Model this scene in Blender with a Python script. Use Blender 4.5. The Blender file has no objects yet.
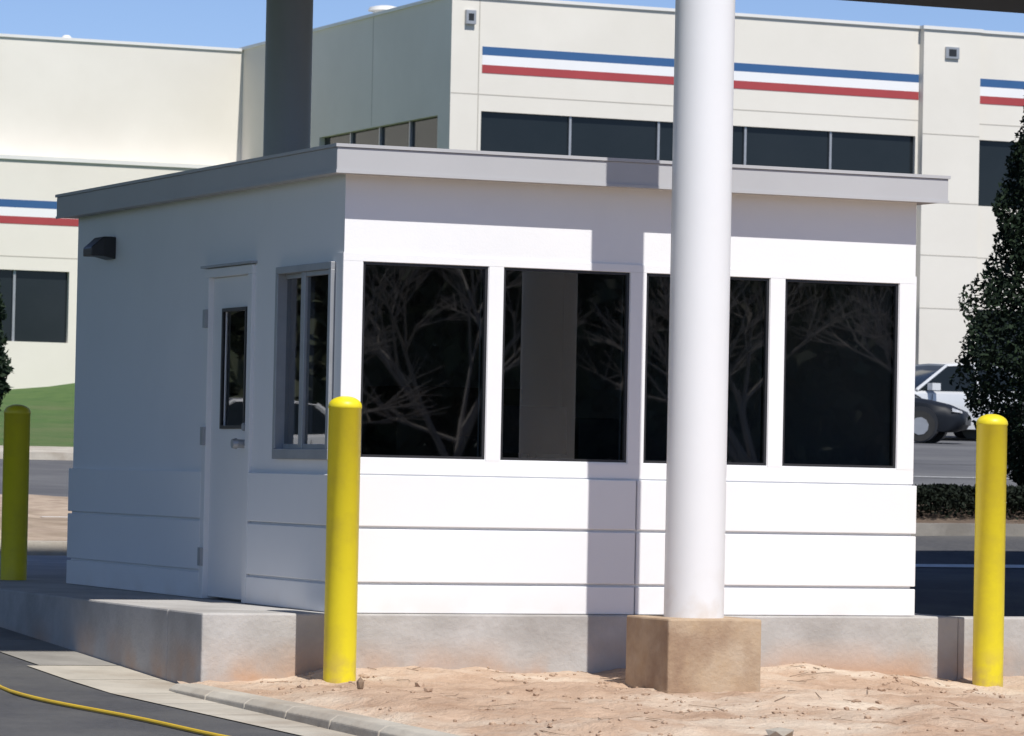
import bpy, math, random
from mathutils import Vector, Matrix, noise
random.seed(7)
S=bpy.context.scene
S.view_settings.view_transform='Standard'; S.view_settings.look='None'; S.view_settings.exposure=0
COL=S.collection
# ------------------------------------------------------------ materials
def mat(name,c1,c2=None,scale=3.0,rough=.7,bump=0.0,bscale=None,detail=8,metal=0.0,spec=.5,c3=None,s3=.4,coat=0,bd=.02):
    m=bpy.data.materials.new(name); m.use_nodes=True
    nt=m.node_tree; b=nt.nodes['Principled BSDF']; L=nt.links
    b.inputs['Roughness'].default_value=rough; b.inputs['Metallic'].default_value=metal
    b.inputs['Specular IOR Level'].default_value=spec
    if coat: b.inputs['Coat Weight'].default_value=coat
    tc=nt.nodes.new('ShaderNodeTexCoord')
    def N(sc,det=detail):
        n=nt.nodes.new('ShaderNodeTexNoise'); n.inputs['Scale'].default_value=sc; n.inputs['Detail'].default_value=det
        n.inputs['Roughness'].default_value=.62; L.new(tc.outputs['Object'],n.inputs['Vector']); return n
    if c2 is None: c2=tuple(x*.9 for x in c1)
    n=N(scale); r=nt.nodes.new('ShaderNodeValToRGB'); L.new(n.outputs['Fac'],r.inputs['Fac'])
    r.color_ramp.elements[0].position=.33; r.color_ramp.elements[1].position=.67
    r.color_ramp.elements[0].color=(*c1,1); r.color_ramp.elements[1].color=(*c2,1)
    out=r.outputs['Color']
    if c3:
        n3=N(s3,5); r3=nt.nodes.new('ShaderNodeValToRGB'); L.new(n3.outputs['Fac'],r3.inputs['Fac'])
        r3.color_ramp.elements[0].position=.45; r3.color_ramp.elements[1].position=.65
        mx=nt.nodes.new('ShaderNodeMix'); mx.data_type='RGBA'
        L.new(r3.outputs['Color'],mx.inputs[0]); L.new(out,mx.inputs[6]); mx.inputs[7].default_value=(*c3,1)
        out=mx.outputs[2]
    L.new(out,b.inputs['Base Color'])
    if bump:
        nb=N(bscale or scale*4); bp=nt.nodes.new('ShaderNodeBump'); bp.inputs['Strength'].default_value=bump
        bp.inputs['Distance'].default_value=bd
        L.new(nb.outputs['Fac'],bp.inputs['Height']); L.new(bp.outputs['Normal'],b.inputs['Normal'])
    return m
def stain(m,col,z0,z1,nscale=3.0,amt=.9):
    """weathering: soil colour climbing from the bottom of a wall"""
    nt=m.node_tree; L=nt.links; b=nt.nodes['Principled BSDF']
    src=b.inputs['Base Color'].links[0].from_socket
    tc=nt.nodes.new('ShaderNodeTexCoord'); sp=nt.nodes.new('ShaderNodeSeparateXYZ'); L.new(tc.outputs['Object'],sp.inputs[0])
    mr=nt.nodes.new('ShaderNodeMapRange'); mr.inputs['From Min'].default_value=z1; mr.inputs['From Max'].default_value=z0
    L.new(sp.outputs['Z'],mr.inputs['Value'])
    n=nt.nodes.new('ShaderNodeTexNoise'); n.inputs['Scale'].default_value=nscale; n.inputs['Detail'].default_value=7
    L.new(tc.outputs['Object'],n.inputs['Vector'])
    r=nt.nodes.new('ShaderNodeValToRGB'); r.color_ramp.elements[0].position=.42; r.color_ramp.elements[1].position=.62
    L.new(n.outputs['Fac'],r.inputs['Fac'])
    mu=nt.nodes.new('ShaderNodeMath'); mu.operation='MULTIPLY'; L.new(mr.outputs[0],mu.inputs[0]); L.new(r.outputs['Color'],mu.inputs[1])
    m2=nt.nodes.new('ShaderNodeMath'); m2.operation='MULTIPLY'; L.new(mu.outputs[0],m2.inputs[0]); m2.inputs[1].default_value=amt
    mx=nt.nodes.new('ShaderNodeMix'); mx.data_type='RGBA'; L.new(m2.outputs[0],mx.inputs[0]); L.new(src,mx.inputs[6]); mx.inputs[7].default_value=(*col,1)
    L.new(mx.outputs[2],b.inputs['Base Color'])
def leafmat(name,ca,cb):
    m=bpy.data.materials.new(name); m.use_nodes=True; nt=m.node_tree; b=nt.nodes['Principled BSDF']
    g=nt.nodes.new('ShaderNodeNewGeometry'); r=nt.nodes.new('ShaderNodeValToRGB')
    r.color_ramp.elements[0].color=(*ca,1); r.color_ramp.elements[1].color=(*cb,1)
    nt.links.new(g.outputs['Random Per Island'],r.inputs['Fac']); nt.links.new(r.outputs['Color'],b.inputs['Base Color'])
    b.inputs['Roughness'].default_value=.75; b.inputs['Specular IOR Level'].default_value=.2
    return m
def glassmat(name,tint,ior=1.55,extra=.02):
    m=bpy.data.materials.new(name); m.use_nodes=True; nt=m.node_tree; nt.nodes.clear(); L=nt.links
    o=nt.nodes.new('ShaderNodeOutputMaterial'); t=nt.nodes.new('ShaderNodeBsdfTransparent'); t.inputs[0].default_value=(*tint,1)
    gl=nt.nodes.new('ShaderNodeBsdfGlossy'); gl.inputs['Roughness'].default_value=.012
    f=nt.nodes.new('ShaderNodeFresnel'); f.inputs[0].default_value=ior
    ad=nt.nodes.new('ShaderNodeMath'); ad.operation='ADD'; ad.inputs[1].default_value=extra; L.new(f.outputs[0],ad.inputs[0])
    tc=nt.nodes.new('ShaderNodeTexCoord'); n=nt.nodes.new('ShaderNodeTexNoise'); n.inputs['Scale'].default_value=1.0; n.inputs['Detail'].default_value=0
    L.new(tc.outputs['Object'],n.inputs['Vector'])
    bp=nt.nodes.new('ShaderNodeBump'); bp.inputs['Strength'].default_value=.04; bp.inputs['Distance'].default_value=.02
    L.new(n.outputs['Fac'],bp.inputs['Height']); L.new(bp.outputs[0],gl.inputs['Normal'])
    mx=nt.nodes.new('ShaderNodeMixShader'); L.new(ad.outputs[0],mx.inputs[0]); L.new(t.outputs[0],mx.inputs[1]); L.new(gl.outputs[0],mx.inputs[2]); L.new(mx.outputs[0],o.inputs[0])
    return m
M={}
M['white']=mat('white_painted_wall',(.82,.82,.825),(.80,.80,.81),.7,.7,.06,60,c3=(.775,.775,.785),s3=.6)
M['whitesmooth']=mat('white_panel_paint',(.83,.83,.835),(.80,.80,.81),.9,.55,.06,8)
stain(M['whitesmooth'],(.66,.60,.54),-.02,.15,2.5,.4)
M['door']=mat('door_paint',(.77,.77,.775),(.74,.74,.745),1.5,.45)
M['fascia']=mat('grey_metal_fascia',(.47,.47,.48),(.43,.43,.44),.8,.5,.03,2)
M['roof']=mat('roof_membrane',(.4,.4,.4),(.34,.34,.34),1,.8)
M['alu']=mat('aluminium_frame',(.42,.43,.45),(.36,.37,.39),5,.45,metal=.5)
M['black']=mat('black_frame',(.02,.02,.022),(.025,.025,.027),5,.4)
M['rubber']=mat('tyre_rubber',(.02,.02,.02),(.03,.03,.03),8,.85)
M['glass']=glassmat('tinted_glass',(.50,.52,.53),1.6,.085)
M['glassd']=mat('dark_building_glass',(.010,.014,.016),(.016,.020,.023),.3,.08,spec=.3)
M['conc_stem']=mat('concrete_stem',(.50,.48,.46),(.41,.395,.375),2.5,.9,.35,25,c3=(.34,.32,.30),s3=1.1)
stain(M['conc_stem'],(.48,.31,.205),-.38,-.13,1.6,1.0)
M['plinth']=mat('stained_concrete',(.44,.31,.19),(.47,.37,.27),4,.9,.4,30,c3=(.30,.20,.13),s3=2.2)
M['kerb']=mat('kerb_concrete',(.52,.475,.40),(.42,.385,.325),3,.9,.3,30,c3=(.36,.31,.25),s3=1.2)
M['gutter']=mat('dark_concrete',(.33,.31,.28),(.26,.245,.22),3,.9,.3,30,c3=(.20,.185,.165),s3=1.0)  # darker concrete; on the rear gutter its tone stands in for shade
M['asph']=mat('asphalt',(.085,.085,.09),(.055,.055,.06),18,.9,.5,120,c3=(.11,.108,.105),s3=.5)
M['asphfar']=mat('asphalt_old',(.11,.11,.115),(.08,.08,.085),1.2,.9,.2,12,c3=(.14,.14,.14),s3=.2)
M['dirt']=mat('red_dirt',(.58,.415,.295),(.41,.265,.175),2.6,.95,1.0,24,c3=(.66,.54,.42),s3=1.0,bd=.03)
M['bed']=mat('gravel_bed',(.48,.38,.28),(.30,.22,.16),3,.95,.5,10,c3=(.24,.18,.12),s3=.5)
M['mulch']=mat('mulch',(.10,.07,.05),(.16,.12,.09),6,.95,.5,20)
M['grass']=mat('grass',(.045,.105,.02),(.085,.15,.035),1.6,.95,.6,9,c3=(.10,.135,.045),s3=.25,bd=.1)
M['stone']=mat('stones',(.48,.35,.25),(.32,.21,.14),6,.9)
M['twig']=mat('twig',(.18,.12,.08),(.26,.18,.12),6,.9)
M['yellow']=mat('yellow_bollard_paint',(.80,.68,.018),(.74,.62,.015),1.5,.42,.05,20,c3=(.68,.56,.03),s3=3)
stain(M['yellow'],(.45,.3,.12),-.42,-.15,8,.8)
M['hose']=mat('yellow_hose',(.75,.5,.02),(.65,.42,.02),4,.5)
M['col']=mat('column_paint',(.80,.80,.805),(.77,.77,.775),.8,.42,.03,3)
stain(M['col'],(.6,.5,.4),.02,.35,6,.5)
M['cream']=mat('cream_stucco',(.74,.705,.635),(.70,.665,.595),.35,.9,.1,6,c3=(.67,.635,.565),s3=.12)
M['joint']=mat('wall_joint',(.45,.42,.37),(.42,.39,.34),1,.9)
M['coping']=mat('coping_metal',(.74,.73,.70),(.70,.69,.66),1,.5)
M['blue']=mat('blue_stripe',(.025,.095,.24),(.03,.105,.26),1,.6)
M['red']=mat('red_stripe',(.38,.05,.055),(.34,.045,.05),1,.6)
M['wstripe']=mat('white_stripe',(.8,.8,.8),(.77,.77,.77),1,.6)
M['under']=mat('canopy_soffit',(.20,.20,.20),(.17,.17,.17),1,.7)  # shade under the canopy is put into this dark grey
M['colgrey']=mat('column_grey',(.42,.42,.43),(.36,.36,.37),.8,.5,.03,3)  # darker grey used on the rear columns
M['bark']=mat('bark',(.20,.15,.11),(.12,.09,.065),6,.9,.5,20)
M['palebark']=mat('pale_bark',(.52,.46,.40),(.40,.35,.30),6,.9)
M['paintw']=mat('road_paint_white',(.75,.75,.73),(.6,.6,.58),6,.7)
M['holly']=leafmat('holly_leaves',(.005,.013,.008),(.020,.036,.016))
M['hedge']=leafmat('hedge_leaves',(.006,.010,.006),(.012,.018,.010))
M['pine']=leafmat('treeline_leaves',(.05,.065,.04),(.11,.12,.08))
M['wood']=mat('desk_laminate',(.25,.18,.12),(.2,.14,.1),3,.5)
M['inwall']=mat('interior_wall',(.55,.55,.54),(.50,.50,.49),1,.8)
M['silver']=mat('silver_car_paint',(.66,.67,.68),(.62,.63,.64),1,.3,metal=.1,coat=.5)
M['darkcar']=mat('dark_car_paint',(.010,.012,.018),(.012,.015,.02),1,.5,spec=.2)
M['whitecar']=mat('white_van_paint',(.8,.8,.8),(.78,.78,.78),1,.3,coat=.5)
M['lamp']=mat('headlight_lens',(.5,.51,.53),(.4,.41,.43),9,.12)
M['tail']=mat('tail_lens',(.4,.02,.02),(.35,.02,.02),9,.2)
# ------------------------------------------------------------ mesh helpers
def empty(name,loc=(0,0,0),rot=0):
    e=bpy.data.objects.new(name,None); e.location=loc; e.rotation_euler=(0,0,rot); COL.objects.link(e); e.empty_display_size=.3
    return e
def link(ob,parent,local=False):
    COL.objects.link(ob)
    if parent:
        ob.parent=parent
        if not local:
            ob.matrix_parent_inverse=(Matrix.Translation(parent.location)@Matrix.Rotation(parent.rotation_euler[2],4,'Z')).inverted()
class P:
    def __init__(s,name,m,parent=None,local=False):
        s.n=name; s.m=m; s.p=parent; s.v=[]; s.f=[]; s.local=local
    def box(s,x0,x1,y0,y1,z0,z1):
        i=len(s.v)
        s.v+=[(x0,y0,z0),(x1,y0,z0),(x1,y1,z0),(x0,y1,z0),(x0,y0,z1),(x1,y0,z1),(x1,y1,z1),(x0,y1,z1)]
        s.f+=[tuple(i+k for k in q) for q in ((0,3,2,1),(4,5,6,7),(0,1,5,4),(1,2,6,5),(2,3,7,6),(3,0,4,7))]
        return s
    def poly(s,pts):
        i=len(s.v); s.v+=pts; s.f.append(tuple(range(i,i+len(pts)))); return s
    def seg(s,a,b,ra,rb,n=6):
        a=Vector(a); b=Vector(b); d=(b-a)
        if d.length<1e-6: return s
        d.normalize(); u=d.orthogonal().normalized(); w=d.cross(u); i=len(s.v)
        for c,r in ((a,ra),(b,rb)):
            for k in range(n):
                t=2*math.pi*k/n; s.v.append(tuple(c+u*math.cos(t)*r+w*math.sin(t)*r))
        for k in range(n):
            s.f.append((i+k,i+(k+1)%n,i+n+(k+1)%n,i+n+k))
        s.f.append(tuple(i+k for k in reversed(range(n)))); s.f.append(tuple(i+n+k for k in range(n)))
        return s
    def lathe(s,cx,cy,prof,n=40):
        i=len(s.v)
        for r,z in prof:
            for k in range(n):
                t=2*math.pi*k/n; s.v.append((cx+r*math.cos(t),cy+r*math.sin(t),z))
        for j in range(len(prof)-1):
            for k in range(n):
                s.f.append((i+j*n+k,i+j*n+(k+1)%n,i+(j+1)*n+(k+1)%n,i+(j+1)*n+k))
        s.f.append(tuple(i+k for k in reversed(range(n)))); s.f.append(tuple(i+(len(prof)-1)*n+k for k in range(n)))
        return s
    def loft(s,rings):
        i=len(s.v); n=len(rings[0])
        for r in rings: s.v+=r
        for j in range(len(rings)-1):
            for k in range(n):
                s.f.append((i+j*n+k,i+j*n+(k+1)%n,i+(j+1)*n+(k+1)%n,i+(j+1)*n+k))
        s.f.append(tuple(i+k for k in reversed(range(n)))); s.f.append(tuple(i+(len(rings)-1)*n+k for k in range(n)))
        return s
    def done(s,bevel=0,smooth=False,ang=40):
        me=bpy.data.meshes.new(s.n); me.from_pydata(s.v,[],s.f); me.materials.append(s.m)
        if smooth:
            for p in me.polygons: p.use_smooth=True
            try: me.set_sharp_from_angle(angle=math.radians(ang))
            except Exception: pass
        me.update()
        ob=bpy.data.objects.new(s.n,me); link(ob,s.p,s.local)
        if bevel:
            b=ob.modifiers.new('bevel','BEVEL'); b.width=bevel; b.segments=2; b.limit_method='ANGLE'
        return ob
# ------------------------------------------------------------ terrain
PR=[(-3000,-1.2),(-200,-1.0),(-23,-.72),(0,-.47),(4.2,-.27),(10,-.05),(14.4,0),(20,.05),(34.4,.38),(58.4,.94),(61.5,1.1),(98,3.1),(110,3.2),(4000,3.2)]
QR=[(-3000,0),(13,0),(17,.5),(20,.7),(54,.85),(90,.88),(4000,.88)]
def lin(t,x):
    for (a,b),(c,d) in zip(t,t[1:]):
        if x<=c: return b+(d-b)*(x-a)/(c-a)
    return t[-1][1]
def g(x,y):
    lo=5+.27*(min(max(y,14),90)-14); r=min(max((x-lo)/8,0),1); r=r*r*(3-2*r)
    return lin(PR,y)+r*lin(QR,y)
def steps(a,b,st):
    n=max(1,int(math.ceil((b-a)/st))); return [a+(b-a)*i/n for i in range(n+1)]
def sheet(name,xs,ys,zf,m,parent=None,smooth=True):
    v=[(x,y,zf(x,y)) for y in ys for x in xs]; n=len(xs)
    f=[(j*n+i,j*n+i+1,(j+1)*n+i+1,(j+1)*n+i) for j in range(len(ys)-1) for i in range(n-1)]
    me=bpy.data.meshes.new(name); me.from_pydata(v,[],f); me.materials.append(m)
    for p in me.polygons: p.use_smooth=smooth
    ob=bpy.data.objects.new(name,me); link(ob,parent); return ob
far=[-3000,-1200,-500,-200]
sheet('ground',far+steps(-100,140,2)+[220,500,1200,3000],far+steps(-100,120,1.5)+[220,500,1200,3000],lambda x,y:g(x,y)-.06,M['grass'])
sheet('driveway_asphalt',steps(-9,-1.4,1),steps(-9,34.4,.8),lambda x,y:g(x,y),M['asph'])
sheet('front_road',steps(-70,70,3),steps(-60,-9,1.5),lambda x,y:g(x,y)+.002,M['asph'])
sheet('canopy_lane_asphalt',steps(4.3,40,.8),steps(.18,15.3,.6),lambda x,y:g(x,y),M['asph'])
sheet('parking_lot_asphalt',steps(9.5,40,.8),steps(18.2,34.4,.8),lambda x,y:g(x,y),M['asphfar'])
sheet('cross_road_asphalt',steps(-60,110,1.2),steps(34.4,58.4,1),lambda x,y:g(x,y)+.003,M['asphfar'])
sheet('car_park_asphalt',steps(27,110,1.2),steps(58.4,81.9,1),lambda x,y:g(x,y)+.003,M['asphfar'])
sheet('gravel_bed',steps(-1,9.5,.3),steps(14.7,34.3,.4),lambda x,y:g(x,y)+.03+.06*noise.noise((x*.7,y*.7,3))+.03*noise.noise((x*2.5,y*2.5,3)),M['bed'])
# pavement along the far road
pv=P('far_pavement',M['kerb'])
xs=steps(-60,27,1.5)
for a,b in zip(xs,xs[1:]):
    z=lambda y,x:g(x,y)+.16
    pv.poly([(a,58.4,z(58.4,a)),(b,58.4,z(58.4,b)),(b,61,z(61,b)),(a,61,z(61,a))])
    pv.poly([(a,58.4,g(a,58.4)-.1),(b,58.4,g(b,58.4)-.1),(b,58.4,z(58.4,b)),(a,58.4,z(58.4,a))])
pv.done()
# kerb at back of canopy area
kb=P('lane_kerb',M['kerb']); xs=steps(-9,8.6,1)
for a,b in zip(xs,xs[1:]):
    r=[]
    for x in (a,b):
        zz=g(x,14.5); r.append([(x,14.3,zz-.1),(x,14.7,zz-.1),(x,14.7,zz+.13),(x,14.33,zz+.13)])
    kb.loft(r)
kb.done()
lm=P('lane_marking',M['paintw']); xs=steps(6,30,1)
for a,b in zip(xs,xs[1:]): lm.poly([(a,13.1,g(a,13.1)+.01),(b,13.1,g(b,13.1)+.01),(b,13.3,g(b,13.3)+.01),(a,13.3,g(a,13.3)+.01)])
for a,b in zip(xs,xs[1:]): lm.poly([(a,26,g(a,26)+.02),(b,26,g(b,26)+.02),(b,26.14,g(b,26.14)+.02),(a,26.14,g(a,26.14)+.02)])
lm.done()
sheet('planting_bed',steps(9.5,40,.8),steps(15.5,18.2,.4),lambda x,y:g(x,y)+.04,M['mulch'])
k2=P('parking_kerb',M['gutter']); xs=steps(8.6,40,1)
for a,b in zip(xs,xs[1:]):
    r=[]
    for x in (a,b):
        zz=g(x,15.4); r.append([(x,15.3,zz-.1),(x,15.5,zz-.1),(x,15.5,zz+.12),(x,15.3,zz+.12)])
    k2.loft(r)
k2.done()
# island kerb + gutter running toward the viewer
kk=P('island_kerb',M['kerb']); ys=steps(-9,-.06,.8)
def kx(y): return -.9-.12*min(1,max(0,(-y)/3.5))
for i in range(len(ys)-1):
    r=[]
    for y in (ys[i]+(.006 if i else 0),ys[i+1]-.006):
        x=kx(y); zz=g(x,y)-.03*max(0,1+y/3); r.append([(x-.20,y,zz-.1),(x,y,zz-.1),(x,y,zz+.08),(x-.14,y,zz+.08),(x-.185,y,zz+.05)])
    kk.loft(r)
kk.done(bevel=.008)
gp=P('gutter_pan',M['kerb']); ys=steps(-9,1.5,.9)
for a,b in zip(ys,ys[1:]):
    a2=a+.012
    gp.poly([(-1.50,a2,g(0,a2)+.006),(-.88,a2,g(0,a2)+.004),(-.88,b,g(0,b)+.004),(-1.50,b,g(0,b)+.006)])
gp.done()
gp=P('gutter_pan',M['gutter']); ys=steps(1.512,14,.9)  # rear stretch of the same gutter, canopy shade put into its darker colour
for a,b in zip(ys,ys[1:]):
    a2=a+.012
    gp.poly([(-1.41,a2,g(0,a2)+.006),(-.88,a2,g(0,a2)+.004),(-.88,b,g(0,b)+.004),(-1.41,b,g(0,b)+.006)])
gp.done()
# dirt island
def dz(x,y):
    b=-.335 if y>-.02 else -.335-.05*min(1,(-y)/1.0)-.014*max(0,-y-1)
    l=min(1,max(0,(x+.9)/.8)); b-=.07*(1-l)
    r=min(1,max(0,(x-3)/1.2)); b-=.05*r
    n=noise.noise((x*1.1,y*1.1,0))*.05+noise.noise((x*3.7,y*3.7,2))*.030+noise.noise((x*9,y*9,5))*.014+noise.noise((x*22,y*22,8))*.006
    return b+n
sheet('dirt_ground',steps(-1.02,8,.04),steps(-5.2,-.02,.04),dz,M['dirt'])
sheet('dirt_ground',steps(8,20,.5),steps(-9,-.02,.4),dz,M['dirt'])
sheet('dirt_ground',steps(-1.02,8,.3),steps(-9,-5.2,.3),dz,M['dirt'])
fk=P('road_kerb',M['kerb']); fk.box(-1.1,20,-9.2,-9.02,-.8,-.44); fk.done(.02)
# pebbles, clods and twigs
pb=P('pebbles',M['stone'])
ico=[(0,0,1),(.894,0,.447),(.276,.851,.447),(-.724,.526,.447),(-.724,-.526,.447),(.276,-.851,.447),(.724,.526,-.447),(-.276,.851,-.447),(-.894,0,-.447),(-.276,-.851,-.447),(.724,-.526,-.447),(0,0,-1)]
icf=[(0,1,2),(0,2,3),(0,3,4),(0,4,5),(0,5,1),(1,6,2),(2,7,3),(3,8,4),(4,9,5),(5,10,1),(6,7,2),(7,8,3),(8,9,4),(9,10,5),(10,6,1),(6,11,7),(7,11,8),(8,11,9),(9,11,10),(10,11,6)]
def rock(part,x,y,z,r,fl=.6):
    i=len(part.v); sx,sy,sz=[random.uniform(.6,1.3) for _ in range(3)]
    for q in ico:
        j=random.uniform(.8,1.2)*r; part.v.append((x+q[0]*j*sx,y+q[1]*j*sy,z+q[2]*j*sz*fl))
    part.f+=[tuple(i+k for k in q) for q in icf]
for _ in range(2200):
    x=random.uniform(-.8,6.5); y=-abs(random.random()**1.2)*5; r=random.choice([.005,.007,.009,.012,.012,.02])
    if noise.noise((x*1.3,y*1.3,9))<-.12: continue
    rock(pb,x,y,dz(x,y)+r*.15,r*random.uniform(.7,1.3))
for x,y,r in [(-.33,-1.35,.045),(.15,-1.0,.035),(.0,-1.5,.03),(2.3,-2.6,.04),(2.9,-1.6,.03),(.6,-2.2,.025),(3.5,-2.0,.03)]: rock(pb,x,y,dz(x,y)+.01,r)
pb.done()
ch=P('pale_stone',M['kerb']); rock(ch,.62,-4.72,dz(.62,-4.72)+.02,.12,.3); ch.done()
dc=P('dark_clod',M['twig']); rock(dc,-.42,-1.5,dz(-.42,-1.5)+.02,.035,1); dc.done()
tw=P('fallen_twigs',M['twig'])
for _ in range(110):
    x=random.uniform(-.6,6); y=random.uniform(-4.2,-.1); t=random.uniform(0,6.28); l=random.uniform(.04,.18); p=(x,y,dz(x,y)+.006)
    x2,y2=x+l*math.cos(t),y+l*math.sin(t); q=(x2,y2,dz(x2,y2)+.008); tw.seg(p,q,.0025,.002,4)
    if random.random()<.5:
        t+=random.uniform(-.8,.8); x3,y3=x2+l*.6*math.cos(t),y2+l*.6*math.sin(t); tw.seg(q,(x3,y3,dz(x3,y3)+.008),.002,.001,4)
tw.done()
# hose on the asphalt
hs=P('yellow_hose',M['hose']); pts=[]
for i in range(60):
    y=6-i*.28; x=-2.08+.05*math.sin(y*.9)+.03*math.sin(y*2.1)+ .035*max(0,-y)
    pts.append((x,y,g(x,y)+.014))
for a,b in zip(pts,pts[1:]): hs.seg(a,b,.011,.011,8)
hs.done(smooth=True)
# ------------------------------------------------------------ platform
pf=P('concrete_platform',M['conc_stem'])
pf.box(-.88,4.3,-.05,.6,-.8,0); pf.box(4.3,9,-.05,.16,-.8,-.003); pf.box(-.88,4.3,.6,14.28,-.8,.0)
pf.done(bevel=.012)
# ------------------------------------------------------------ guard booth
gb=empty('guard_booth',(2,2.75,0))
W,D=3.965,5.45; ZT=2.72
WZ0,WZ1=.955,2.15
wins=[(.1265,.957),(1.063,1.925),(2.042,2.909),(3.022,3.845)]
w=P('walls',M['white'],gb)
T=.12
w.box(0,W,0,T,0,WZ0); w.box(0,W,0,T,WZ1,ZT)
e=[0]+[q for a in wins for q in a]+[W]
for i in range(0,len(e),2): w.box(e[i],e[i+1],0,T,WZ0,WZ1)
w.box(0,T,T,D,WZ1,ZT)
SW=(.13,1.12); DR=(1.63,2.47)
w.box(0,T,T,DR[0],0,WZ0); w.box(0,T,T,SW[0],WZ0,WZ1); w.box(0,T,SW[1],DR[0],WZ0,WZ1)
w.box(0,T,DR[1],D,0,WZ1)
w.box(T,W,D-T,D,0,ZT); w.box(W-T,W,T,D-T,0,ZT)
w.done()
iw=P('interior',M['inwall'],gb); iw.box(T+.005,W-T-.005,D-T-.02,D-T-.003,.02,2.6); iw.box(T,W-T,T,D-T,2.55,2.6); iw.box(T,W-T,T,D-T,.003,.015)
iw.done()
dk=P('desk',M['wood'],gb); dk.box(.3,3.8,.16,.75,.86,.9); dk.box(.35,.4,.2,.7,.02,.86); dk.box(3.7,3.75,.2,.7,.02,.86); dk.box(2.2,3.2,4.6,5.2,.02,1.5); dk.done()
mo=P('monitor',M['black'],gb); mo.box(1.25,1.7,.42,.45,1.0,1.3); mo.box(1.45,1.5,.44,.47,.9,1.0); mo.box(.95,1.1,.3,.5,.9,1.1); mo.done()
cr=P('chair',M['black'],gb); cr.box(2.2,2.65,1.35,1.42,.7,1.25); cr.box(2.2,2.65,.95,1.4,.5,.58); cr.seg((2.42,1.17,.05),(2.42,1.17,.5),.03,.03); cr.box(2.15,2.7,1.14,1.2,.02,.06); cr.done(.01)
# siding boards
sd=P('siding',M['whitesmooth'],gb)
bands=[(.003,.176),(.192,.517),(.533,.845)]
for z0,z1 in bands:
    sd.box(-.022,1.985,-.025,-.001,z0,z1); sd.box(1.995,W+.025,-.025,-.001,z0,z1)
    sd.box(-.025,-.001,.0,DR[0]-.05,z0,z1); sd.box(-.025,-.001,DR[1]+.05,D+.025,z0,z1)
    sd.box(W+.001,W+.025,.0,D+.025,z0,z1)
sd.done(bevel=.005)
tr=P('window_trim',M['whitesmooth'],gb)
for i in range(0,len(e),2):
    a,b=e[i],e[i+1]; a2=a+.004 if a>0 else -.006; b2=b-.004 if b<W else W+.006
    tr.box(a2,b2,-.007,-.001,.948,2.152)
tr.box(-.006,W+.006,-.007,-.001,.855,.947)
tr.box(-.006,W+.006,-.007,-.001,2.153,2.20)
tr.box(-.007,-.001,0,.115,.855,2.2)
tr.done()
# front glazing
fr=P('front_window_frames',M['black'],gb); gl=P('front_window_glass',M['glass'],gb)
for a,b in wins:
    f=.016
    fr.box(a,b,.006,.06,WZ0,WZ0+f); fr.box(a,b,.006,.06,WZ1-f,WZ1); fr.box(a,a+f,.006,.06,WZ0+f,WZ1-f); fr.box(b-f,b,.006,.06,WZ0+f,WZ1-f)
    gl.poly([(a+f,.02,WZ0+f),(b-f,.02,WZ0+f),(b-f,.02,WZ1-f),(a+f,.02,WZ1-f)])
fr.done(); gl.done()
# side slider
sf=P('slider_window_frame',M['alu'],gb); a,b=SW
f=.045
sf.box(-.035,.06,a,b,WZ0-.02,WZ0+f); sf.box(-.035,.06,a,b,WZ1-f,WZ1); sf.box(-.035,.06,a,a+f,WZ0+f,WZ1-f); sf.box(-.035,.06,b-f,b,WZ0+f,WZ1-f)
mid=(a+b)/2+.03; sf.box(-.02,.05,mid-.035,mid+.035,WZ0+f,WZ1-f)
sf.box(-.015,.02,a+f,mid-.035,WZ0+f,WZ0+f+.03); sf.box(-.015,.02,a+f,mid-.035,WZ1-f-.03,WZ1-f)
sf.box(.02,.045,mid+.035,b-f,WZ0+f,WZ0+f+.03); sf.box(.02,.045,mid+.035,b-f,WZ1-f-.03,WZ1-f)
sf.done(.003)
sg=P('slider_window_glass',M['glass'],gb)
def pane(p,x,y0,y1,z0,z1): p.poly([(x,y0,z0),(x,y0,z1),(x,y1,z1),(x,y1,z0)])
pane(sg,.0,a+f,mid-.035,WZ0+f+.03,WZ1-f-.03); pane(sg,.03,mid+.035,b-f,WZ0+f+.03,WZ1-f-.03); sg.done()
# door
df=P('door_frame',M['door'],gb); a,b=DR
df.box(-.025,.10,a-.045,a+.035,0.003,2.13); df.box(-.025,.10,b-.035,b+.045,.003,2.13); df.box(-.025,.10,a-.045,b+.045,2.13,2.19)
df.done(.004)
dh=P('door_drip_cap',M['alu'],gb); dh.box(-.05,-.001,a-.07,b+.07,2.195,2.21); dh.done()
dl=P('door_leaf',M['door'],gb); la,lb=a+.035,b-.035; wa,wb,wz0,wz1=1.78,2.21,1.15,1.90
dl.box(.012,.055,la,lb,.02,wz0); dl.box(.012,.055,la,lb,wz1,2.128); dl.box(.012,.055,la,wa,wz0,wz1); dl.box(.012,.055,wb,lb,wz0,wz1)
dl.done()
dq=P('door_lite_frame',M['black'],gb)
dq.box(.0,.02,wa-.022,wa,wz0-.022,wz1+.022); dq.box(.0,.02,wb,wb+.022,wz0-.022,wz1+.022); dq.box(.0,.02,wa,wb,wz0-.022,wz0); dq.box(.0,.02,wa,wb,wz1,wz1+.022); dq.done()
dg=P('door_lite_glass',M['glass'],gb); pane(dg,.028,wa,wb,wz0,wz1); dg.done()
hw=P('door_hardware',M['alu'],gb)
for z in (.28,1.08,1.86): hw.box(-.045,-.026,b-.035,b+.02,z-.06,z+.06)
hw.seg((.012,la+.07,1.03),(-.055,la+.07,1.03),.028,.028,16); hw.seg((-.055,la+.07,1.03),(-.085,la+.07,1.03),.036,.03,16)
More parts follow.
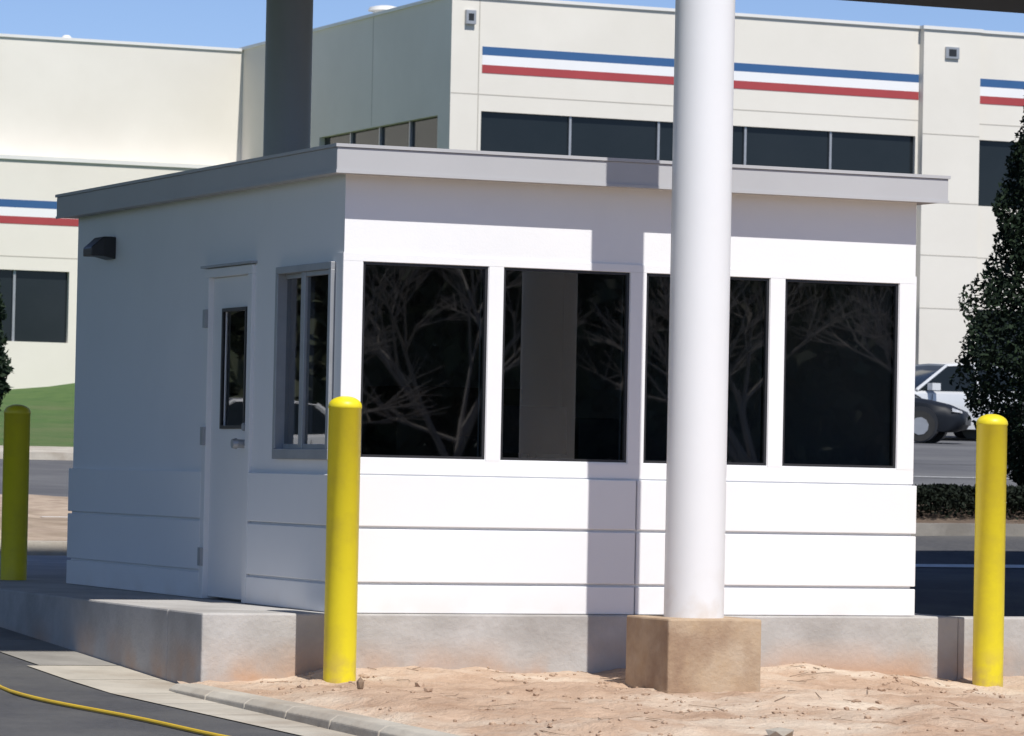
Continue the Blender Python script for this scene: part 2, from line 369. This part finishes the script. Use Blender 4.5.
hw.seg((.012,la+.07,1.14),(-.015,la+.07,1.14),.028,.026,16); hw.done(smooth=True)
# roof
rf=P('roof_fascia',M['fascia'],gb); o=.185; q=.13
rf.box(-q,W+q,-o,D+q,2.68,2.83); rf.done(.006)
rl=P('roof_edge_trim',M['fascia'],gb); rl.box(-q-.010,W+q+.010,-o-.010,D+q+.010,2.83,2.85); rl.box(-q-.005,W+q+.005,-o-.005,-o-.0005,2.672,2.69); rl.box(-q-.005,-q-.0005,-o,D+q,2.672,2.69); rl.done()
# wall light
wl=P('wall_light',M['black'],gb)
y0=4.65
wl.loft([[(-.0,y0-.11,2.34),(-.0,y0+.11,2.34),(-.0,y0+.11,2.50),(-.0,y0-.11,2.50)],[(-.09,y0-.11,2.36),(-.09,y0+.11,2.36),(-.09,y0+.11,2.50),(-.09,y0-.11,2.50)],[(-.18,y0-.10,2.36),(-.18,y0+.10,2.36),(-.18,y0+.10,2.42),(-.18,y0-.10,2.42)]])
wl.done(.008)
# ------------------------------------------------------------ canopy with columns
cp=empty('canopy',(1.88,4.2,5.3))
c=P('canopy_roof',M['col'],cp); c.box(-9,20,-1.6,10.1,5.306,6.0); c.done(.02)
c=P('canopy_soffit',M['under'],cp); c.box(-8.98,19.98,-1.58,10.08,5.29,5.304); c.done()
R=.181
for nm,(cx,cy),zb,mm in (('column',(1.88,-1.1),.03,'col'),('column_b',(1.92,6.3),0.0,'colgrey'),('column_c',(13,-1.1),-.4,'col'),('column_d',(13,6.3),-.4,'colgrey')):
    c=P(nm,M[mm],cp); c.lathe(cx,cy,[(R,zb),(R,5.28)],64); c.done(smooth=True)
pl=P('column_plinth',M['plinth'],cp); pl.box(1.88-.31,1.88+.31,-1.1-.30,-1.1+.30,-.7,.03); pl.box(12.7,13.3,-1.4,-.8,-.7,-.39); pl.done(.012)
# ------------------------------------------------------------ bollards
def bollard(x,y,zb):
    e=empty('bollard',(x,y,max(zb,-.42)))
    r=.098; zt=1.315
    pr=[(r,zb),(r,zt-.075),(r+.003,zt-.073),(r+.003,zt-.06)]
    for i in range(1,8):
        t=i/8*math.pi/2; pr.append(((r+.003)*math.cos(t),zt-.06+.06*math.sin(t)))
    p=P('sleeve',M['yellow'],e); p.lathe(x,y,pr,40); p.done(smooth=True,ang=60)
bollard(-.165,-.5,-.6); bollard(4.265,-.5,-.6); bollard(-.18,6.3,0.001); bollard(4.15,6.3,0.001)
# ------------------------------------------------------------ warehouse building
wh=empty('warehouse_building',(45,95,3))
XC=34.46; YF=82.0; ZR=14.1; YW=99.3; XR=95; YB=150
b=P('walls',M['cream'],wh)
def bandwall(x0,x1,y,openings,z0,z1,th=.4):
    z=z0
    for lo,hi,ops in openings:
        b.box(x0,x1,y,y+th,z,lo)
        c0=x0
        for a_,b_ in ops: b.box(c0,a_,y,y+th,lo,hi); c0=b_
        b.box(c0,x1,y,y+th,lo,hi); z=hi
    b.box(x0,x1,y,y+th,z,z1)
ops=[(35.4,49.2),(51.35,64),(66,78)]
bandwall(XC,XR,YF,[(4.1,5.95,ops),(9.0,10.95,ops)],1.5,ZR)
def sidewall(x,y0,y1,lo,hi,a_,b_,z0,z1,th=.4):
    b.box(x,x+th,y0,y1,z0,lo); b.box(x,x+th,y0,a_,lo,hi); b.box(x,x+th,b_,y1,lo,hi); b.box(x,x+th,y0,y1,hi,z1)
sidewall(XC,YF+.4,YW+30,9.0,10.85,82.9,92.3,1.5,ZR)
b.box(49.3,51.2,YF-.25,YF-.002,1.5,ZR-.02)
b.box(-60,XC-.002,YW,YW+.4,9.9,14.05)
yl=YW-.9
lops=[(-30+i*10,-30+i*10+8.6) for i in range(6)]
def bw2():
    z=1.0; lo,hi=4.6,6.8
    b.box(-60,XC-.004,yl,yl+.4,z,lo); c0=-60
    for a_,b_ in lops: b.box(c0,a_,yl,yl+.4,lo,hi); c0=b_
    b.box(c0,XC-.004,yl,yl+.4,lo,hi); b.box(-60,XC-.004,yl,yl+.4,hi,10.2)
bw2()
b.box(-60,-59.6,yl+.4,YW+30,1.0,10.2)
b.done()
rr=P('roof',M['roof'],wh); rr.box(XC+.4,XR,YF+.4,YW+30,13.3,13.5); rr.box(-59.6,XC-.01,YW+.4,YW+30,13.2,13.4); rr.done()
wg=P('windows',M['glassd'],wh); mu=P('window_mullions',M['alu'],wh)
for lo,hi in ((4.1,5.95),(9.0,10.95)):
    for a_,b_ in ops:
        wg.box(a_,b_,YF+.12,YF+.16,lo,hi)
        n=round((b_-a_)/2.75)
        for i in range(1,n): 
            x=a_+(b_-a_)*i/n; mu.box(x-.035,x+.035,YF+.05,YF+.118,lo,hi)
wg.box(XC+.18,XC+.22,82.9,92.3,9.0,10.85)
for i in range(1,4): y=82.9+9.4*i/4; mu.box(XC+.1,XC+.178,y-.04,y+.04,9.0,10.85)
for a_,b_ in lops:
    wg.box(a_,b_,yl+.18,yl+.22,4.6,6.8)
    for i in range(1,5):
        x=a_+(b_-a_)*i/5; mu.box(x-.04,x+.04,yl+.1,yl+.178,4.6,6.8)
wg.done(); mu.done()
cg=P('coping',M['coping'],wh)
cg.box(XC-.06,XR,YF-.06,YF+.46,ZR,ZR+.09); cg.box(XC-.06,XC+.46,YF+.46,YW+30,ZR,ZR+.09)
cg.box(49.25,51.25,YF-.31,YF-.062,ZR-.02,ZR+.08)
cg.box(-60,XC-.07,YW-.06,YW+.46,14.05,14.14); cg.box(-60,XC-.01,yl-.07,YW-.003,10.2,10.32); cg.done()
st=[('blue_stripe',M['blue'],12.52,12.76),('white_stripe',M['wstripe'],12.25,12.52),('red_stripe',M['red'],12.02,12.25)]
for n_,m_,z0,z1 in st:
    s_=P(n_,m_,wh); s_.box(35.4,49.28,YF-.012,YF-.001,z0,z1); s_.box(51.3,XR,YF-.012,YF-.001,z0,z1)
    dzz=-3.80; s_.box(-60,XC-1.2,yl-.012,yl-.001,z0+dzz,z1+dzz+.0); s_.done()
jt=P('wall_joints',M['joint'],wh)
for z in (7.45,11.4): jt.box(XC+.01,49.28,YF-.004,YF-.0005,z,z+.03); jt.box(51.22,XR,YF-.004,YF-.0005,z,z+.03)
for z in (4.0,5.9,7.45,9.0,11.0): jt.box(49.3,51.2,YF-.254,YF-.2505,z,z+.03)
for x in (35.3,42,): jt.box(x-.015,x+.015,YF-.0045,YF-.0005,2,9)
for x in (35.3,): jt.box(x-.015,x+.015,YF-.0045,YF-.0005,9,14.08)
for y in (88,94.5): jt.box(XC-.004,XC-.0005,y-.015,y+.015,10.9,14.08)
jt.box(-60,XC-.01,yl-.004,yl-.0005,7.2,7.23)
jt.done()
vt=P('wall_vents',M['alu'],wh)
vt.box(50.0,50.45,YF-.32,YF-.256,13.25,13.6); vt.box(34.85,35.15,YF-.12,YF-.002,13.35,13.75); vt.done(.01)
vt=P('wall_vent_grilles',M['black'],wh); vt.box(50.1,50.35,YF-.325,YF-.3205,13.32,13.53); vt.box(34.92,35.08,YF-.125,YF-.1205,13.45,13.65); vt.done()
rv=P('roof_vent',M['coping'],wh); rv.lathe(35.2,89,[(.35,13.5),(.35,14.38),(.5,14.4),(.46,14.5),(.2,14.56)],20)
rv.lathe(28.8,99.9,[(.12,13.3),(.12,14.15),(.2,14.17),(.1,14.28)],12); rv.done(smooth=True)
# ------------------------------------------------------------ vegetation
def leafquad(v,f,p,s):
    n=Vector((random.gauss(0,1),random.gauss(0,1),random.gauss(0,1))).normalized(); u=n.orthogonal().normalized(); w_=n.cross(u)
    a=random.uniform(0,6.28); u,w_=u*math.cos(a)+w_*math.sin(a),w_*math.cos(a)-u*math.sin(a)
    i=len(v); p=Vector(p)
    v+=[tuple(p-u*s),tuple(p+w_*s*.5),tuple(p+u*s),tuple(p-w_*s*.5)]; f.append((i,i+1,i+2,i+3))
def foliage(name,pts,size,m,parent):
    v=[];f=[]
    for p in pts: leafquad(v,f,p,size*random.uniform(.6,1.3))
    me=bpy.data.meshes.new(name); me.from_pydata(v,[],f); me.materials.append(m); ob=bpy.data.objects.new(name,me); link(ob,parent)
def conical(name,x,y,H,R_,n,size,seed=0):
    z0=g(x,y)-.05; e=empty(name,(x,y,z0))
    t=P('trunk',M['bark'],e); t.seg((x,y,z0-.2),(x,y,z0+H*.9),.11,.02,8)
    for k in range(26):
        h=.5+(H-1)*k/26; a=k*2.4; rr_=R_*.6*(1-h/H)**.7; t.seg((x,y,z0+h),(x+rr_*math.cos(a),y+rr_*math.sin(a),z0+h+.25),.03,.008,5)
    t.done()
    pts=[]
    while len(pts)<n:
        h=random.random(); a=random.uniform(0,6.283)
        prof=(min(1,(h+.02)/.30)**.45)*(1-h)**.58*1.15
        lump=.88+.22*noise.noise((math.cos(a)*1.8+seed,math.sin(a)*1.8,h*7))+.18*noise.noise((math.cos(a)*5,math.sin(a)*5+seed,h*19))
        r=R_*prof*lump*(random.random()**.22)
        px,py,pz=x+r*math.cos(a),y+r*math.sin(a),z0+.25+h*(H-.25)
        if noise.noise((px*3.1,py*3.1,pz*3.1))>.42: continue
        pts.append((px,py,pz))
    foliage('foliage',pts,size,M['holly'],e)
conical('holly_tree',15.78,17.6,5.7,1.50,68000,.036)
conical('holly_tree',22.5,24,5.2,1.5,12000,.08,5)
conical('evergreen_tree',16.3,66.0,5.0,1.12,12000,.09,9)
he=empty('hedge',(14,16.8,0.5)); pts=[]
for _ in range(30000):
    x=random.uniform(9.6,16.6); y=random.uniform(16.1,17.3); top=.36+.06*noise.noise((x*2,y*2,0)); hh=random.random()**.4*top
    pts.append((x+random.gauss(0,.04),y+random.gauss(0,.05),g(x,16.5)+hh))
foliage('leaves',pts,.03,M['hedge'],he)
# trees and shrubs across the front road (what the windows mirror)
def bare_tree(x,y,H):
    z0=g(x,y); e=empty('bare_tree',(x,y,z0)); t=P('branches',M['palebark'],e)
    def br(p,d,l,r,k):
        q=p+d*l; t.seg(p,q,r,r*.7,5)
        if k==0: return
        for i in range(3 if k>1 else 4):
            nd=(d+Vector((random.gauss(0,.55),random.gauss(0,.55),random.gauss(.10,.25)))).normalized(); br(p+d*l*random.uniform(.6,1),nd,l*random.uniform(.68,.88),r*.6,k-1)
    br(Vector((x,y,z0-.1)),Vector((0,0,1)),H*.21,H*.012,5)
    t.done()
for x,y,H in ((10.5,-30,8),(14.5,-33,9),(18.5,-31,8.5),(23,-33,9),(6,-36,8)): bare_tree(x,y,H)
def treeline(name,x0,x1,y0,h0,n,sz):
    tl=empty(name,((x0+x1)/2,y0,g(x0,y0))); pts=[]
    for _ in range(n):
        x=random.uniform(x0,x1); y=y0+random.gauss(0,2.5); hh=max(1,h0+2.5*noise.noise((x*.06,0,1))+1.6*noise.noise((x*.3,0,4)))
        pts.append((x,y,g(x,y)+random.random()**.95*hh))
    foliage('leaves',pts,sz,M['pine'],tl)
treeline('reflected_treeline',-10,85,-88,9.5,50000,.5)
treeline('reflected_treeline',-60,-8,68,9,26000,.5)  # unseen trees behind left, added to darken reflections in the side glass
# ------------------------------------------------------------ vehicles
def car(name,paint,x,y,rot,hatch=False,sc=1.0):
    e=empty(name,(x,y,g(x,y)+.01),rot); e.scale=(sc,)*3
    A=lambda n,m: P(n,m,e,True)
    stn=[(-2.28,.80,.48,.66),(-2.22,.93,.30,.80),(-1.9,1.0,.22,.87),(-1.3,.99,.20,.90),(-.5,.95,.19,.91),(.5,.94,.19,.91),(1.05,.94,.20,.90),(1.5,.87,.20,.89),(1.9,.78,.22,.86),(2.17,.66,.28,.77),(2.28,.56,.42,.60)]
    rings=[]
    for X,zt,zb,h in stn:
        zm=zb+(zt-zb)*.55
        rings.append([(X,-h*.93,zb),(X,-h,zm),(X,-h*.97,zt-.07),(X,-h*.84,zt),(X,0,zt+.025),(X,h*.84,zt),(X,h*.97,zt-.07),(X,h,zm),(X,h*.93,zb)])
    bd=A('body',paint); bd.loft(rings); bd.done(smooth=True,ang=50)
    rb=-2.05 if hatch else -1.75
    gs=[(rb,.99,.99),(-1.45 if hatch else -1.1,.98,1.42),(-.4,.96,1.48),(.25,.95,1.44),(1.15,.93,.94)]
    rings=[]
    for X,z0,z1 in gs:
        k=(z1-z0)/.5; rings.append([(X,-.80,z0-.03),(X,-.80+.19*k,z1),(X,0,z1+.02),(X,.80-.19*k,z1),(X,.80,z0-.03)])
    gg=A('glazing',M['glassd']); gg.loft(rings); gg.done(smooth=True,ang=30)
    rp=A('roof_and_pillars',paint)
    r=[]
    for X,z1 in ((gs[1][0]-.05,1.41),(-.4,1.485),(.28,1.44)): r.append([(X,-.63,z1-.02),(X,-.60,z1+.018),(X,0,z1+.04),(X,.60,z1+.018),(X,.63,z1-.02)])
    rp.loft(r)
    for s in (-1,1):
        rp.seg((1.15,s*.80,.93),(.28,s*.615,1.44),.035,.03,6); rp.seg((-.35,s*.815,.95),(-.4,s*.62,1.47),.035,.03,6)
        rp.seg((rb,s*.80,.98),(gs[1][0],s*.62,1.42),.07,.05,6)
        rp.box(.75,.95,min(s*.88,s*1.04),max(s*.88,s*1.04),.93,1.07)
    rp.done(smooth=True,ang=40)
    wh_=A('wheels',M['rubber']); rm=A('rims',M['alu']); ar=A('wheel_arches',M['black'])
    for X in (-1.38,1.38):
        for s in (-1,1):
            ar.seg((X,s*.60,.36),(X,s*.905,.36),.385,.385,24)
            wh_.seg((X,s*.66,.32),(X,s*.925,.32),.32,.32,28); rm.seg((X,s*.9,.32),(X,s*.935,.32),.20,.19,10)
    ar.done(); wh_.done(); rm.done()
    hl=A('headlights',M['lamp']); tlx=A('taillights',M['tail']); gr=A('grille',M['black'])
    for s in (-1,1):
        hl.loft([[(2.05,s*.58,.62),(2.05,s*.83,.64),(2.05,s*.82,.72),(2.05,s*.58,.71)],[(2.235,s*.50,.60),(2.205,s*.73,.62),(2.18,s*.72,.67),(2.22,s*.5,.655)]])
        tlx.box(-2.27,-2.15,min(s*.5,s*.78),max(s*.5,s*.78),.70,.86)
    gr.box(2.2,2.295,-.45,.45,.36,.52); gr.done(.01); hl.done(); tlx.done()
    dj=A('door_seams',M['black'])
    for s in (-1,1):
        for X in (-.95,-.35,.85): dj.box(X-.006,X+.006,min(s*.905,s*.912),max(s*.905,s*.912),.35,.86)
    dj.done()
hd=math.atan2(-.6,.8)
car('parked_car',M['darkcar'],32.95,54.7,hd)
car('parked_car',M['silver'],37.35,59.2,math.radians(188),False,1.16)
car('parked_car',M['whitecar'],43.5,60.5,hd)
car('parked_car',M['silver'],17,-27,1.9)
car('parked_car',M['whitecar'],-12.8,38,.1)
# ------------------------------------------------------------ sky and sun
wd=bpy.data.worlds.new('World'); S.world=wd; wd.use_nodes=True; nt=wd.node_tree
bg=nt.nodes['Background']; sk=nt.nodes.new('ShaderNodeTexSky'); sk.sky_type='NISHITA'; sk.sun_disc=False
v=Vector((-.04,1,-1.4)).normalized()
sk.sun_elevation=math.asin(-v.z); sk.sun_rotation=math.radians(180); sk.air_density=1.0; sk.dust_density=.0; sk.ozone_density=3.0; sk.altitude=3000
tm=nt.nodes.new('ShaderNodeMix'); tm.data_type='RGBA'; tm.blend_type='MULTIPLY'; tm.inputs[0].default_value=1; tm.inputs[7].default_value=(.86,.84,.92,1)
nt.links.new(sk.outputs[0],tm.inputs[6]); nt.links.new(tm.outputs[2],bg.inputs[0]); bg.inputs[1].default_value=.125
sl=bpy.data.lights.new('sun','SUN'); sl.energy=5.0; sl.angle=math.radians(.53); sl.color=(1,.965,.91)
so=bpy.data.objects.new('sun',sl); so.rotation_euler=v.to_track_quat('-Z','Y').to_euler(); so.location=(0,-20,30); COL.objects.link(so)
# ------------------------------------------------------------ camera
cd=bpy.data.cameras.new('camera'); cd.sensor_width=36; cd.lens=4100/1024*36; cd.clip_end=6000; cd.clip_start=.1
cd.dof.use_dof=True; cd.dof.focus_distance=23.5; cd.dof.aperture_fstop=16
co=bpy.data.objects.new('camera',cd); COL.objects.link(co)
R_=Matrix.Rotation(math.radians(-23.33),4,'Z')@Matrix.Rotation(math.radians(90+1.457),4,'X')@Matrix.Rotation(math.radians(1.146),4,'Z')
co.matrix_world=Matrix.Translation((-8.945,-23.36,.88))@R_
S.camera=co
